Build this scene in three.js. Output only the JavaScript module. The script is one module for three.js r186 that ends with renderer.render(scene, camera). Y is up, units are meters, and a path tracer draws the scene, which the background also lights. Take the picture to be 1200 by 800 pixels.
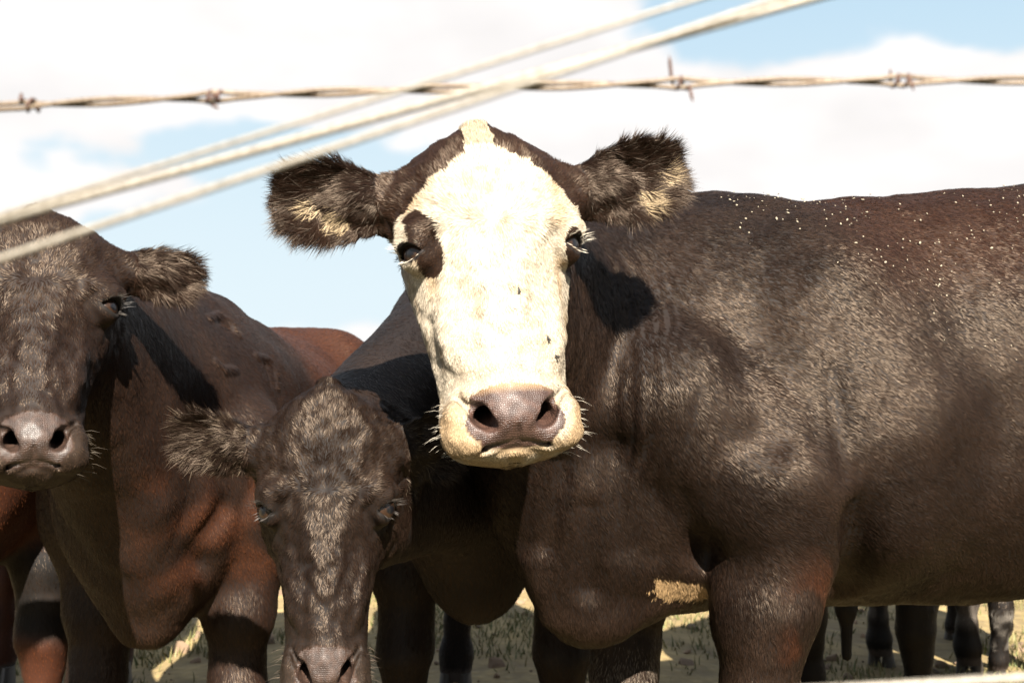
import * as THREE from 'three';
import { mergeGeometries } from 'three/addons/utils/BufferGeometryUtils.js';
import { createNoise3D } from 'simplex-noise';

// ------------------------------------------------------------------ camera, sky, sun, exposure
const FOCAL = 1450, PITCH = Math.atan(40 / FOCAL);            // the photograph is 1200 x 800
const scene = new THREE.Scene();
const camera = new THREE.PerspectiveCamera(2 * Math.atan(400 / FOCAL) * 180 / Math.PI, 1200 / 800, 0.05, 900);
camera.position.set(0, 1.0, 0);
camera.rotation.set(PITCH, 0, 0);
camera.focus = 1.9;
camera.userData.fStop = 8;
const renderer = new THREE.WebGLRenderer({ antialias: true });
renderer.toneMapping = THREE.LinearToneMapping;
const EXPOSURE = 4.8;                                            // exposed for the dark coats: sky and white hair are nearly blown out
renderer.toneMappingExposure = EXPOSURE;
renderer.shadowMap.enabled = true;

const SUN = new THREE.Vector3(0.13, 0.605, 0.785).normalize();
const sun = new THREE.DirectionalLight(new THREE.Color().setRGB(1, 0.93, 0.82), 5);
sun.name = 'sun';
sun.position.copy(SUN).multiplyScalar(30);
sun.castShadow = true;
Object.assign(sun.shadow.camera, { left: -8, right: 8, top: 8, bottom: -8, near: 1, far: 80 });
sun.shadow.mapSize.set(4096, 4096);
scene.add(sun, sun.target);

function rng(seed) { let s = seed | 0; return () => { s = (s + 0x6d2b79f5) | 0; let t = Math.imul(s ^ (s >>> 15), 1 | s); t = (t + Math.imul(t ^ (t >>> 7), 61 | t)) ^ t; return ((t ^ (t >>> 14)) >>> 0) / 4294967296; }; }
const noise3 = createNoise3D(rng(11)), noiseB = createNoise3D(rng(29));
const clamp = (x, a, b) => x < a ? a : x > b ? b : x, lerp = (a, b, t) => a + (b - a) * t;
const sstep = (a, b, x) => { const t = clamp((x - a) / (b - a), 0, 1); return t * t * (3 - 2 * t); };
function fbm(x, y, z, oct = 4, n = noise3) { let s = 0, a = 0.5; for (let i = 0; i < oct; i++) { s += a * n(x, y, z); x *= 2.03; y *= 2.03; z *= 2.03; a *= 0.5; } return s; }

// sky: blue air with broken white cumulus all round
{
  const W = 1536, H = 768, d = new Float32Array(W * H * 4);
  for (let r = 0; r < H; r++) {
    const el = ((r + 0.5) / H - 0.5) * Math.PI, y = Math.sin(el), c = Math.cos(el);
    for (let k = 0; k < W; k++) {
      const az = ((k + 0.5) / W - 0.5) * 2 * Math.PI, x = Math.cos(az) * c, z = Math.sin(az) * c;
      const e = Math.max(0, y), K = 1 / EXPOSURE;
      let R = K * (0.30 + 0.50 * Math.exp(-((e / 0.36) ** 2))), G = K * (0.45 + 0.48 * Math.exp(-((e / 0.45) ** 2))), B = K * (0.68 + 0.31 * Math.exp(-((e / 0.6) ** 2)));
      // cloud field in direction space, stretched sideways near the horizon
      const sy = y * 2.3;
      let f = fbm(x * 2.1 + 3.1, sy * 2.1, z * 2.1 + 7.7, 6) + 0.35 * noiseB(x * 1.3, sy * 1.3, z * 1.3);
      // the banks that stand over the herd (view direction is -z)
      const px = z < 0 ? x / -z : 9, py = z < 0 ? y / -z : 9;
      if (z < -0.5) {
        const bank = (cx, cy, rx, ry) => Math.exp(-(((px - cx) / rx) ** 2 + ((py - cy) / ry) ** 2));
        f += 0.75 * bank(-0.25, 0.31, 0.22, 0.10) + 0.9 * bank(0.26, 0.20, 0.24, 0.062) + 0.5 * bank(0.05, 0.21, 0.09, 0.06) + 0.6 * bank(0.06, 0.30, 0.07, 0.05) + 0.6 * bank(-0.39, 0.135, 0.07, 0.028) + 0.35 * bank(-0.27, 0.16, 0.05, 0.016) + 0.4 * bank(0.34, 0.10, 0.2, 0.08) + 0.25 * bank(-0.1, 0.06, 0.08, 0.016);
        f -= 1.0 * bank(0.225, 0.295, 0.070, 0.034) + 0.62 * bank(-0.17, 0.10, 0.15, 0.06) + 1.3 * bank(0.40, 0.295, 0.07, 0.035) + 0.5 * bank(-0.28, 0.185, 0.14, 0.022);
      }
      f += 0.34 * fbm(x * 11 + 5, sy * 11, z * 11, 5, noiseB);
      const a = sstep(-0.02, 0.24, f + 0.1), soft = 0.94 + 0.12 * fbm(x * 6 + 20, sy * 6, z * 6, 4);
      R = lerp(R, 1.10 * K * soft, a); G = lerp(G, 1.07 * K * soft, a); B = lerp(B, 1.055 * K * soft, a);
      if (y < 0) { R = 0.45 * K; G = 0.45 * K; B = 0.42 * K; }
      const i = (r * W + k) * 4; d[i] = R; d[i + 1] = G; d[i + 2] = B; d[i + 3] = 1;
    }
  }
  const t = new THREE.DataTexture(d, W, H, THREE.RGBAFormat, THREE.FloatType);
  t.mapping = THREE.EquirectangularReflectionMapping; t.magFilter = THREE.LinearFilter; t.needsUpdate = true;
  scene.background = t; scene.environment = t;
}

// ------------------------------------------------------------------ helpers
const V = (x, y, z) => new THREE.Vector3(x, y, z);
// where the line of sight through a point of the photograph meets the plane at distance D in front of the lens
function at(px, py, D) {
  const v = V((px - 600) / FOCAL, (400 - py) / FOCAL, -1).applyEuler(camera.rotation);
  return v.multiplyScalar(D / -v.z).add(camera.position);
}
function toPixel(x, y, z) {
  const c = Math.cos(PITCH), s = Math.sin(PITCH), Y = y - 1.0, yy = Y * c + z * s, zz = -Y * s + z * c;
  return [600 + x / -zz * FOCAL, 400 - yy / -zz * FOCAL, -zz];
}
const taken = new Map();
function numbered(n) { const k = taken.get(n) ?? 0; taken.set(n, k + 1); return k ? n + '_' + String(k).padStart(3, '0') : n; }
function tag(o, label, category, group, kind) { o.userData.label = label; if (category) o.userData.category = category; if (group) o.userData.group = group; if (kind) o.userData.kind = kind; return o; }
function put(name, geometry, material, parent = scene) {
  const m = new THREE.Mesh(geometry, material); m.name = parent === scene ? numbered(name) : name; m.castShadow = m.receiveShadow = true; parent.add(m); return m;
}
const std = (r, g, b, roughness, more = {}) => new THREE.MeshStandardMaterial({ color: new THREE.Color().setRGB(r, g, b), roughness, ...more });

// ------------------------------------------------------------------ distance fields
const smin = (a, b, k) => { const h = k - Math.abs(a - b); return h <= 0 ? (a < b ? a : b) : (a < b ? a : b) - h * h / (4 * k); };
const ssub = (a, b, k) => -smin(-a, b, k);   // a without b
function cone(a, b, r1, r2) {                // tapered capsule
  const bax = b[0] - a[0], bay = b[1] - a[1], baz = b[2] - a[2], l2 = bax * bax + bay * bay + baz * baz, rr = r1 - r2, a2 = l2 - rr * rr, il2 = 1 / l2, [ax, ay, az] = a;
  return (x, y, z) => {
    const pax = x - ax, pay = y - ay, paz = z - az, yy = pax * bax + pay * bay + paz * baz, zz = yy - l2;
    const cx = pax * l2 - bax * yy, cy = pay * l2 - bay * yy, cz = paz * l2 - baz * yy, x2 = cx * cx + cy * cy + cz * cz, y2 = yy * yy * l2, z2 = zz * zz * l2;
    const k = Math.sign(rr) * rr * rr * x2;
    if (Math.sign(zz) * a2 * z2 > k) return Math.sqrt(x2 + z2) * il2 - r2;
    if (Math.sign(yy) * a2 * y2 < k) return Math.sqrt(x2 + y2) * il2 - r1;
    return (Math.sqrt(x2 * a2 * il2) + yy * rr) * il2 - r1;
  };
}
function ell(c, r) {
  const [cx, cy, cz] = c, ix = 1 / r[0], iy = 1 / r[1], iz = 1 / r[2];
  return (x, y, z) => {
    const a = (x - cx) * ix, b = (y - cy) * iy, d = (z - cz) * iz, k0 = Math.sqrt(a * a + b * b + d * d), e = a * ix, f = b * iy, g = d * iz, k1 = Math.sqrt(e * e + f * f + g * g);
    return k1 < 1e-9 ? -Math.min(r[0], r[1], r[2]) : k0 * (k0 - 1) / k1;
  };
}
function chain(points, radii) { const s = []; for (let i = 0; i + 1 < points.length; i++) s.push(cone(points[i], points[i + 1], radii[i], radii[i + 1])); return s; }
// a table of profiles, smoothly interpolated
function profile(rows, n = 400) {
  const t0 = rows[0][0], t1 = rows[rows.length - 1][0], cols = rows[0].length - 1, out = Array.from({ length: cols }, () => new Float32Array(n + 1));
  for (let i = 0; i <= n; i++) {
    const t = lerp(t0, t1, i / n); let j = 0; while (j < rows.length - 2 && t > rows[j + 1][0]) j++;
    const a = rows[j], b = rows[j + 1], u = clamp((t - a[0]) / (b[0] - a[0]), 0, 1), pa = rows[Math.max(0, j - 1)], pb = rows[Math.min(rows.length - 1, j + 2)], h = b[0] - a[0];
    for (let c = 0; c < cols; c++) {
      const m0 = (b[c + 1] - pa[c + 1]) / (b[0] - pa[0]) * h, m1 = (pb[c + 1] - a[c + 1]) / (pb[0] - a[0]) * h, u2 = u * u, u3 = u2 * u;
      out[c][i] = (2 * u3 - 3 * u2 + 1) * a[c + 1] + (u3 - 2 * u2 + u) * m0 + (-2 * u3 + 3 * u2) * b[c + 1] + (u3 - u2) * m1;
    }
  }
  return { t0, t1, n, out, at(t) { const f = clamp((t - t0) / (t1 - t0), 0, 1) * n, i = Math.min(n - 1, f | 0); return [i, f - i]; } };
}
// surface nets; keep(x, y, z) limits the cells
function surface(field, lo, hi, h, keep) {
  const nx = Math.ceil((hi[0] - lo[0]) / h), ny = Math.ceil((hi[1] - lo[1]) / h), nz = Math.ceil((hi[2] - lo[2]) / h), sx = nx + 1, sxy = sx * (ny + 1);
  const val = new Float32Array(sxy * (nz + 1)).fill(1e9), cell = new Int32Array(sxy * (nz + 1)).fill(-1), B = 4, reach = h * B * 0.87 * 1.3 + 0.004, active = [], prep = field.prep ?? (() => {}), rad = h * (B * 0.87 + 1);
  for (let bz = 0; bz < nz; bz += B) for (let by = 0; by < ny; by += B) for (let bx = 0; bx < nx; bx += B) {
    const cx = lo[0] + (bx + B / 2) * h, cy = lo[1] + (by + B / 2) * h, cz = lo[2] + (bz + B / 2) * h;
    prep(cx, cy, cz, rad);
    if (Math.abs(field(cx, cy, cz)) > reach || keep && !keep(cx, cy, cz, rad)) continue;
    active.push([bx, by, bz]);
    for (let k = bz; k <= Math.min(nz, bz + B); k++) for (let j = by; j <= Math.min(ny, by + B); j++) for (let i = bx; i <= Math.min(nx, bx + B); i++) {
      const q = i + j * sx + k * sxy; if (val[q] === 1e9) val[q] = field(lo[0] + i * h, lo[1] + j * h, lo[2] + k * h);
    }
  }
  const pos = [], own = [], E = [[0, 1], [2, 3], [4, 5], [6, 7], [0, 2], [1, 3], [4, 6], [5, 7], [0, 4], [1, 5], [2, 6], [3, 7]], cells = [];
  const off = [0, 1, sx, sx + 1, sxy, sxy + 1, sxy + sx, sxy + sx + 1], cv = new Float32Array(8);
  for (const [bx, by, bz] of active) for (let k = bz; k < Math.min(nz, bz + B); k++) for (let j = by; j < Math.min(ny, by + B); j++) for (let i = bx; i < Math.min(nx, bx + B); i++) {
    const q = i + j * sx + k * sxy; let m = 0;
    for (let c = 0; c < 8; c++) { cv[c] = val[q + off[c]]; if (cv[c] < 0) m |= 1 << c; }
    if (m === 0 || m === 255) continue;
    if (keep && !keep(lo[0] + (i + 0.5) * h, lo[1] + (j + 0.5) * h, lo[2] + (k + 0.5) * h)) continue;
    let x = 0, y = 0, z = 0, n = 0;
    for (const [a, b] of E) if ((cv[a] < 0) !== (cv[b] < 0)) {
      const t = cv[a] / (cv[a] - cv[b]); n++;
      x += lerp(a & 1, b & 1, t); y += lerp(a >> 1 & 1, b >> 1 & 1, t); z += lerp(a >> 2 & 1, b >> 2 & 1, t);
    }
    cell[q] = pos.length / 3; cells.push(q); own.push(bx, by, bz); pos.push(lo[0] + (i + x / n) * h, lo[1] + (j + y / n) * h, lo[2] + (k + z / n) * h);
  }
  const index = [], quad = (a, b, c, d, flip) => { if (a < 0 || b < 0 || c < 0 || d < 0) return; flip ? index.push(a, c, b, a, d, c) : index.push(a, b, c, a, c, d); };
  for (const q of cells) {
    const v0 = val[q] < 0;
    if (v0 !== (val[q + 1] < 0)) quad(cell[q], cell[q - sx], cell[q - sx - sxy], cell[q - sxy], !v0);
    if (v0 !== (val[q + sx] < 0)) quad(cell[q], cell[q - sxy], cell[q - sxy - 1], cell[q - 1], !v0);
    if (v0 !== (val[q + sxy] < 0)) quad(cell[q], cell[q - 1], cell[q - 1 - sx], cell[q - sx], !v0);
  }
  const normal = new Float32Array(pos.length), e = h * 0.35;
  for (let i = 0; i < pos.length; i += 3) {
    let x = pos[i], y = pos[i + 1], z = pos[i + 2];
    if (i === 0 || own[i] !== own[i - 3] || own[i + 1] !== own[i - 2] || own[i + 2] !== own[i - 1]) prep(lo[0] + (own[i] + B / 2) * h, lo[1] + (own[i + 1] + B / 2) * h, lo[2] + (own[i + 2] + B / 2) * h, rad);
    let gx = field(x + e, y, z) - field(x - e, y, z), gy = field(x, y + e, z) - field(x, y - e, z), gz = field(x, y, z + e) - field(x, y, z - e), g = Math.hypot(gx, gy, gz) || 1;
    const f = clamp(field(x, y, z) / Math.max(0.4, g / (2 * e)), -h * 0.5, h * 0.5);
    gx /= g; gy /= g; gz /= g;
    pos[i] -= gx * f; pos[i + 1] -= gy * f; pos[i + 2] -= gz * f;
    normal[i] = gx; normal[i + 1] = gy; normal[i + 2] = gz;
  }
  return { pos, normal, index };
}
function joined(parts) {
  const pos = [], normal = [], index = [];
  for (const p of parts) { const o = pos.length / 3; for (const v of p.pos) pos.push(v); for (const v of p.normal) normal.push(v); for (const v of p.index) index.push(v + o); }
  return { pos: Float32Array.from(pos), normal: Float32Array.from(normal), index };
}

// ------------------------------------------------------------------ the anatomy of a cow
// head: x across, y up the face towards the poll, z out of the face; the origin lies between the eyes
const HEAD = profile([  // y, half width, front, back, how narrow the front is
  [-0.312, 0.018, -0.050, -0.085, 0.9],
  [-0.307, 0.050, -0.036, -0.100, 0.9],
  [-0.297, 0.080, -0.018, -0.115, 0.88],
  [-0.280, 0.097, -0.006, -0.126, 0.86],
  [-0.254, 0.101, 0.004, -0.138, 0.83],
  [-0.222, 0.096, 0.012, -0.150, 0.74],
  [-0.180, 0.098, 0.016, -0.168, 0.64],
  [-0.120, 0.108, 0.018, -0.190, 0.60],
  [-0.060, 0.117, 0.016, -0.205, 0.66],
  [0.000, 0.125, 0.012, -0.205, 0.78],
  [0.040, 0.133, 0.010, -0.200, 0.83],
  [0.080, 0.136, 0.004, -0.195, 0.84],
  [0.120, 0.127, -0.006, -0.185, 0.84],
  [0.150, 0.106, -0.020, -0.170, 0.84],
  [0.172, 0.076, -0.036, -0.150, 0.86],
  [0.188, 0.038, -0.055, -0.125, 0.9],
  [0.194, 0.015, -0.070, -0.105, 0.95],
]);
const EYE = [0.1035, -0.003, -0.042], EYE_R = 0.0240;
const EA = V(0.76, -0.04, 0.65).normalize(), EH = V(EA.z, 0, -EA.x).normalize(), EU = V(0, 0, 0).crossVectors(EA, EH).multiplyScalar(-1);
if (EU.y < 0) EU.negate();
function eyeLocal(ax, y, z) { const x = ax - EYE[0], v = y - EYE[1], w = z - EYE[2]; return [x * EH.x + v * EH.y + w * EH.z, x * EU.x + v * EU.y + w * EU.z, x * EA.x + v * EA.y + w * EA.z]; }
function lidGap(ax, y, z) {           // the almond between the lids
  const [hx, up, out] = eyeLocal(ax, y, z), k = 1 - (hx / 0.0250) ** 2, lim = up > 0 ? 0.0125 * k : 0.0115 * k;
  return Math.max(Math.abs(up) - lim, 0.004 - out, Math.abs(hx) - 0.0265) * 0.8;
}
const headBits = {
  add: [
    [ell([0.100, 0.018, -0.046], [0.036, 0.036, 0.046]), 0.022],
    [ell([0, 0.180, -0.085], [0.030, 0.028, 0.034]), 0.022],
    [cone([0.084, 0.030, -0.004], [0.126, 0.026, -0.044], 0.010, 0.011), 0.016],
    [ell([0.1035, -0.003, -0.042], [0.0284, 0.0284, 0.0284]), 0.012],
    [ell([0, -0.243, -0.008], [0.058, 0.042, 0.036]), 0.018],
    [ell([0.072, -0.252, -0.028], [0.028, 0.040, 0.032]), 0.022],
    [ell([0.054, -0.276, -0.022], [0.044, 0.022, 0.028]), 0.018],
    [ell([0.062, -0.13, -0.03], [0.030, 0.05, 0.03]), 0.03],
  ],
  sub: [
    [ell([0.078, -0.075, 0.018], [0.026, 0.050, 0.022]), 0.035],
    [ell([0, 0.075, 0.022], [0.022, 0.035, 0.018]), 0.03],
    [lidGap, 0.004],
    [cone([0.038, -0.262, 0.012], [0.053, -0.243, 0.006], 0.0108, 0.0118), 0.006],
    [cone([0.044, -0.251, 0.0], [0.034, -0.215, -0.07], 0.0150, 0.012), 0.008],
    [cone([0.050, -0.246, 0.012], [0.076, -0.218, -0.014], 0.0100, 0.0055), 0.006],
    [cone([0, -0.288, 0.004], [0.044, -0.292, -0.006], 0.0036, 0.0036), 0.006],
    [cone([0.044, -0.292, -0.006], [0.084, -0.280, -0.050], 0.0036, 0.0036), 0.006],
    [cone([0, -0.270, 0.020], [0, -0.288, 0.006], 0.002, 0.004), 0.008],
  ],
  lip: ell([0, -0.296, -0.048], [0.042, 0.012, 0.034]),
};
function headField(x, y, z, ears) {
  const ax = Math.abs(x), yc = clamp(y, HEAD.t0, HEAD.t1), [i, f] = HEAD.at(yc), o = HEAD.out;
  const hw = lerp(o[0][i], o[0][i + 1], f), zf = lerp(o[1][i], o[1][i + 1], f), zb = lerp(o[2][i], o[2][i + 1], f), tp = lerp(o[3][i], o[3][i + 1], f);
  const zc = (zf + zb) / 2, hd = (zf - zb) / 2, v = (z - zc) / hd;
  let w = hw * lerp(1, tp, sstep(-0.1, 1.05, v));
  if (v < 0) w *= 1 - 0.38 * sstep(0, 1.1, -v);
  const n = 2.7, r = Math.pow(Math.pow(ax / w, n) + Math.pow(Math.abs(v), n), 1 / n);
  let d = (r - 1) * Math.min(w, hd);
  if (y !== yc) d = Math.hypot(Math.max(d, 0), y - yc);
  if (d < 0.12) {
    for (const [g, k] of headBits.add) d = smin(d, g(ax, y, z), k);
    for (const [g, k] of headBits.sub) d = ssub(d, g(ax, y, z), k);
    d = smin(d, headBits.lip(ax, y, z), 0.005);
  }
  for (const e of ears) d = smin(d, earField(e, x, y, z), 0.028);
  return d;
}
// an ear: axis u from its root, w across, n the way it opens
function makeEar(side, dir, open, len = 0.175, wide = 0.056) {
  const root = V(0.120 * side, 0.088, -0.085), u = V(...dir).normalize(), n = V(...open), w = V(0, 0, 0);
  n.addScaledVector(u, -n.dot(u)).normalize(); w.crossVectors(n, u);
  if (w.y < 0) w.negate();
  const tip = root.clone().addScaledVector(u, 0.07);
  return { root, u, n, w, len, wide, side, stem: cone(root.toArray(), tip.toArray(), 0.034, 0.026) };
}
function earLocal(e, x, y, z) {
  const dx = x - e.root.x, dy = y - e.root.y, dz = z - e.root.z;
  return [dx * e.u.x + dy * e.u.y + dz * e.u.z, dx * e.w.x + dy * e.w.y + dz * e.w.z, dx * e.n.x + dy * e.n.y + dz * e.n.z];
}
function earField(e, x, y, z) {
  const [u, w, n] = earLocal(e, x, y, z), c = e.len * 0.56, ru = e.len * 0.5;
  if (Math.abs(u - c) > ru + 0.1 || Math.abs(w) > 0.2 || Math.abs(n) > 0.2) return 0.1;
  const m = n - 9 * w * w + 0.012, a = (u - c) / ru, b = w / (e.wide * (1 + 0.12 * a)), q = m / 0.011, k = Math.sqrt(a * a + b * b + q * q);
  const k1 = Math.sqrt((a / ru) ** 2 + (b / e.wide) ** 2 + (q / 0.011) ** 2) || 1;
  return smin(k * (k - 1) / k1 * 0.8, e.stem(x, y, z), 0.03);
}
// trunk: t runs back from the withers, s sideways, y up; metres for a cow 1.36 m at the withers
const TRUNK = profile([  // t, top, bottom, half width
  [-0.47, 1.00, 0.80, 0.05],
  [-0.42, 1.06, 0.70, 0.14],
  [-0.30, 1.20, 0.60, 0.215],
  [-0.15, 1.295, 0.565, 0.250],
  [0.00, 1.335, 0.565, 0.262],
  [0.20, 1.335, 0.560, 0.300],
  [0.45, 1.345, 0.550, 0.345],
  [0.70, 1.365, 0.560, 0.345],
  [0.95, 1.395, 0.620, 0.310],
  [1.15, 1.375, 0.720, 0.255],
  [1.28, 1.320, 0.820, 0.190],
  [1.36, 1.24, 0.94, 0.08],
]);
function trunkField(t, s, y) {
  const tc = clamp(t, TRUNK.t0, TRUNK.t1), [i, f] = TRUNK.at(tc), o = TRUNK.out, top = lerp(o[0][i], o[0][i + 1], f), bot = lerp(o[1][i], o[1][i + 1], f), hw = lerp(o[2][i], o[2][i + 1], f);
  const yc = (top + bot) / 2, hh = (top - bot) / 2, v = (y - yc) / hh, v2 = Math.min(1.5, v * v), w = hw * (v > 0 ? 1 - 0.16 * v2 : 1 - 0.20 * v2), a = Math.abs(s) / w, b = Math.abs(v);
  const r = Math.pow(Math.pow(a, 2.35) + Math.pow(b, 2.35), 1 / 2.35);
  const d = (r - 1) * Math.min(w, hh);
  return t === tc ? d : Math.hypot(Math.max(d, 0), t - tc);
}
const _q = new THREE.Matrix4();
function makeCow(o) {
  const sc = o.scale ?? 1, h = V(...o.heading).normalize(), side = V(h.z, 0, -h.x);    // side: the animal's left
  const O = V(...o.at), hs = o.head.scale ?? 1, xw = o.head.wide ?? 1, slim = o.head.slim ?? 0;
  const toWorld = (t, s, y) => [O.x - h.x * t * sc + side.x * s * sc, y * sc, O.z - h.z * t * sc + side.z * s * sc];
  const R = new THREE.Matrix4().makeRotationFromEuler(new THREE.Euler(o.head.pitch, o.head.yaw, o.head.roll, 'YXZ')), re = R.elements, H = V(...o.head.at);
  const hLocal = (x, y, z) => { const a = (x - H.x) / hs, b = (y - H.y) / hs, c = (z - H.z) / hs; const Y = a * re[4] + b * re[5] + c * re[6]; return [(a * re[0] + b * re[1] + c * re[2]) / (xw * (1 - slim * sstep(-0.02, -0.16, Y))), Y, a * re[8] + b * re[9] + c * re[10]]; };
  const hWorld = (x, y, z) => V(x * xw * (1 - slim * sstep(-0.02, -0.16, y)), y, z).multiplyScalar(hs).applyMatrix4(R).add(H);
  const hDir = (x, y, z) => V(x, y, z).applyMatrix4(R);
  const ears = o.ears ?? [makeEar(-1, [-1, 0.05, -0.1], [0, -0.25, 1]), makeEar(1, [1, 0.05, -0.1], [0, -0.25, 1])];
  const hw = (x, y, z) => hWorld(x, y, z).toArray();
  // neck
  const ns = o.neckSide ?? 0, neck = [], nm = o.neckMid;
  for (const [from, to, r0, r1, k, drop] of [[hw(0, 0.085, -0.125), toWorld(-0.02, ns, 1.225), 0.082 * hs, 0.105 * sc, 0.09, 0], [hw(0, 0.01, -0.13), toWorld(-0.16, ns, 1.06), 0.095 * hs, 0.205 * sc, 0.10, 0.13], [hw(0, -0.05, -0.14), toWorld(-0.30, ns * 0.7, 0.86), 0.066 * hs, 0.175 * sc, 0.10, 0.25]]) {
    if (nm) { const m = [nm[0] - drop * 0.1, nm[1] - drop, nm[2]], r = lerp(r0, r1, 0.4); neck.push([cone(from, m, r0, r), k], [cone(m, to, r, r1), k]); } else neck.push([cone(from, to, r0, r1), k]);
  }
  // limbs, in the trunk's own measures; each with its meeting radius
  const limbs = [];
  const leg = (pts, radii, k) => { for (const g of chain(pts.map((p) => toWorld(...p)), radii.map((r) => r * sc))) limbs.push([g, k]); };
  const hooves = [];
  const fore = o.fore ?? [[-0.07, 0.185], [-0.07, -0.185]], hind = o.hind ?? [[1.10, 0.185], [1.10, -0.185]];
  for (const [t, s] of fore) {
    const sg = Math.sign(s);
    leg([[-0.22, 0.17 * sg, 0.97], [t + 0.03, s * 1.02, 0.76], [t + 0.005, s, 0.58], [t, s, 0.46], [t - 0.008, s, 0.40], [t + 0.006, s, 0.33], [t + 0.008, s, 0.22], [t, s, 0.135], [t - 0.012, s, 0.10], [t - 0.03, s, 0.06]], [0.135, 0.110, 0.078, 0.058, 0.062, 0.045, 0.038, 0.048, 0.042, 0.048], 0.03);
    leg([[0.04, 0.15 * sg, 1.10], [t + 0.01, s * 1.03, 0.82], [t + 0.05, s * 1.03, 0.72]], [0.10, 0.122, 0.085], 0.05);
    hooves.push([t - 0.035, s]);
  }
  for (const [t, s] of hind) {
    const sg = Math.sign(s);
    leg([[0.98, 0.16 * sg, 1.10], [0.86, 0.215 * sg, 0.80], [t - 0.06, s * 1.05, 0.62], [t + 0.06, s, 0.50], [t + 0.055, s, 0.42], [t + 0.03, s, 0.34], [t + 0.015, s, 0.23], [t + 0.005, s, 0.135], [t - 0.01, s, 0.10], [t - 0.025, s, 0.06]], [0.20, 0.155, 0.098, 0.058, 0.056, 0.044, 0.039, 0.048, 0.042, 0.048], 0.035);
    leg([[1.16, 0.12 * sg, 1.10], [t, s, 0.70]], [0.15, 0.085], 0.07);
    hooves.push([t - 0.03, s]);
  }
  const tl = Math.max(0, o.rear ?? 0) * 1.6; leg([[1.31, 0, 1.28 - tl], [1.40, 0, 1.10 - tl], [1.39, 0, 0.80], [1.38, 0, 0.52], [1.38, 0, 0.36]], [0.045, 0.032, 0.022, 0.030, 0.018], 0.03);
  const bk = o.brisket ?? 1; leg([[-0.34, 0, 0.82], [-0.30, 0, 0.60]], [0.12 * bk, 0.085 * bk], 0.09);                          // brisket
  const hk = 1.31 - Math.max(0, o.rear ?? 0) * 1.9; leg([[0.95, 0.16, hk], [0.99, 0.20, hk - 0.06]], [0.06, 0.06], 0.08); leg([[0.95, -0.16, hk], [0.99, -0.20, hk - 0.06]], [0.06, 0.06], 0.08);
  for (const [g, k] of o.extra ?? []) limbs.push([g, k]);
  if (o.mass) leg(...o.mass);
  if (o.arm) leg(...o.arm);
  const fast = o.fine ? 1 : 0, folds = o.folds;
  const rear = o.rear ?? 0, all = [...neck, ...limbs]; let useTrunk = true, used = all, useHead = true;
  const trunkAt = (x, y, z) => { const dx = x - O.x, dz = z - O.z; const t = -(dx * h.x + dz * h.z) / sc, Y = y / sc; return trunkField(t, (dx * side.x + dz * side.z) / sc, Y + rear * sstep(0, 0.7, t) * sstep(0.6, 1.2, Y)) * sc; };
  const bodyOnly = (x, y, z) => {
    let d = useTrunk ? trunkAt(x, y, z) : 1;
    for (const [g, k] of used) d = smin(d, g(x, y, z), k);
    return d;
  };
  const prep = (x, y, z, r) => {     // the pieces that can matter within r of a point
    const dt = trunkAt(x, y, z), ds = all.map(([g]) => g(x, y, z)), m = Math.min(dt, ...ds) + 2.2 * r;
    useTrunk = dt * 0.8 < m + 0.1; used = all.filter((e, i) => ds[i] < m + e[1]);
  };
  // hollows and swellings of the hide, laid along short lines on the surface: [from, to, reach, depth]
  const dents = [], dentAt = ([p, u, l2, r, k], x, y, z) => {
    const a = x - p.x, b = y - p.y, c = z - p.z, t = clamp((a * u.x + b * u.y + c * u.z) / l2, 0, 1), e = ((a - u.x * t) ** 2 + (b - u.y * t) ** 2 + (c - u.z * t) ** 2) / (r * r);
    return e > 5 ? 0 : k * Math.exp(-e);
  };
  const field = (x, y, z) => {
    let d = bodyOnly(x, y, z);
    const [a, b, c] = hLocal(x, y, z), near = Math.abs(a) < 0.42 && b > -0.46 && b < 0.36 && c > -0.42 && c < 0.2;
    if (near) {
      d = smin(d, headField(a, b, c, ears) * hs * Math.min(1, xw * (1 - slim)), 0.05 * sstep(-0.06, -0.16, c) + 0.001);
    }
    if (Math.abs(d) < 0.09) for (const q of dents) d += dentAt(q, x, y, z);
    if (Math.abs(d) < 0.05) {
      if (folds) d += folds(x, y, z, a, b, c);
      if (!near || c < -0.14) d += 0.0035 * noise3(x * 6, y * 6, z * 6) * fast + 0.0008 * noiseB(x * 19, y * 13, z * 19) * fast;
      else if (fast) d += 0.0016 * noiseB(a * 26, b * 26, c * 26);
    }
    return d;
  };
  const meet = (px, py) => { const q = camera.position, d = at(px, py, 1).sub(q).normalize(), p = q.clone(); let t = 1.3; for (let i = 0; i < 200; i++) { p.copy(q).addScaledVector(d, t); const f = field(p.x, p.y, p.z); if (f < 0.0005 || t > 5) break; t += f * 0.6; } return p; };
  const laid = (o.dents ?? []).map(([x0, y0, x1, y1, r, k]) => { const p = meet(x0, y0), u = meet(x1, y1).sub(p); return [p, u, Math.max(1e-6, u.lengthSq()), r, k]; });
  dents.push(...laid);
  field.prep = prep;
  // the head gets a finer net of its own
  const inHead = (x, y, z, m) => { const [a, b, c] = hLocal(x, y, z); return c > -0.165 - m && c < 0.2 && b > -0.37 - m && b < 0.27 + m && Math.abs(a) < (b > -0.03 - m ? 0.36 : 0.15) + m; };
  const lo = [1e9, 1e9, 1e9], hi = [-1e9, -1e9, -1e9];
  for (const a of [-0.37, 0.37]) for (const b of [-0.38, 0.28]) for (const c of [-0.18, 0.08]) { const p = hw(a, b, c); for (let i = 0; i < 3; i++) { lo[i] = Math.min(lo[i], p[i]); hi[i] = Math.max(hi[i], p[i]); } }
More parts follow.
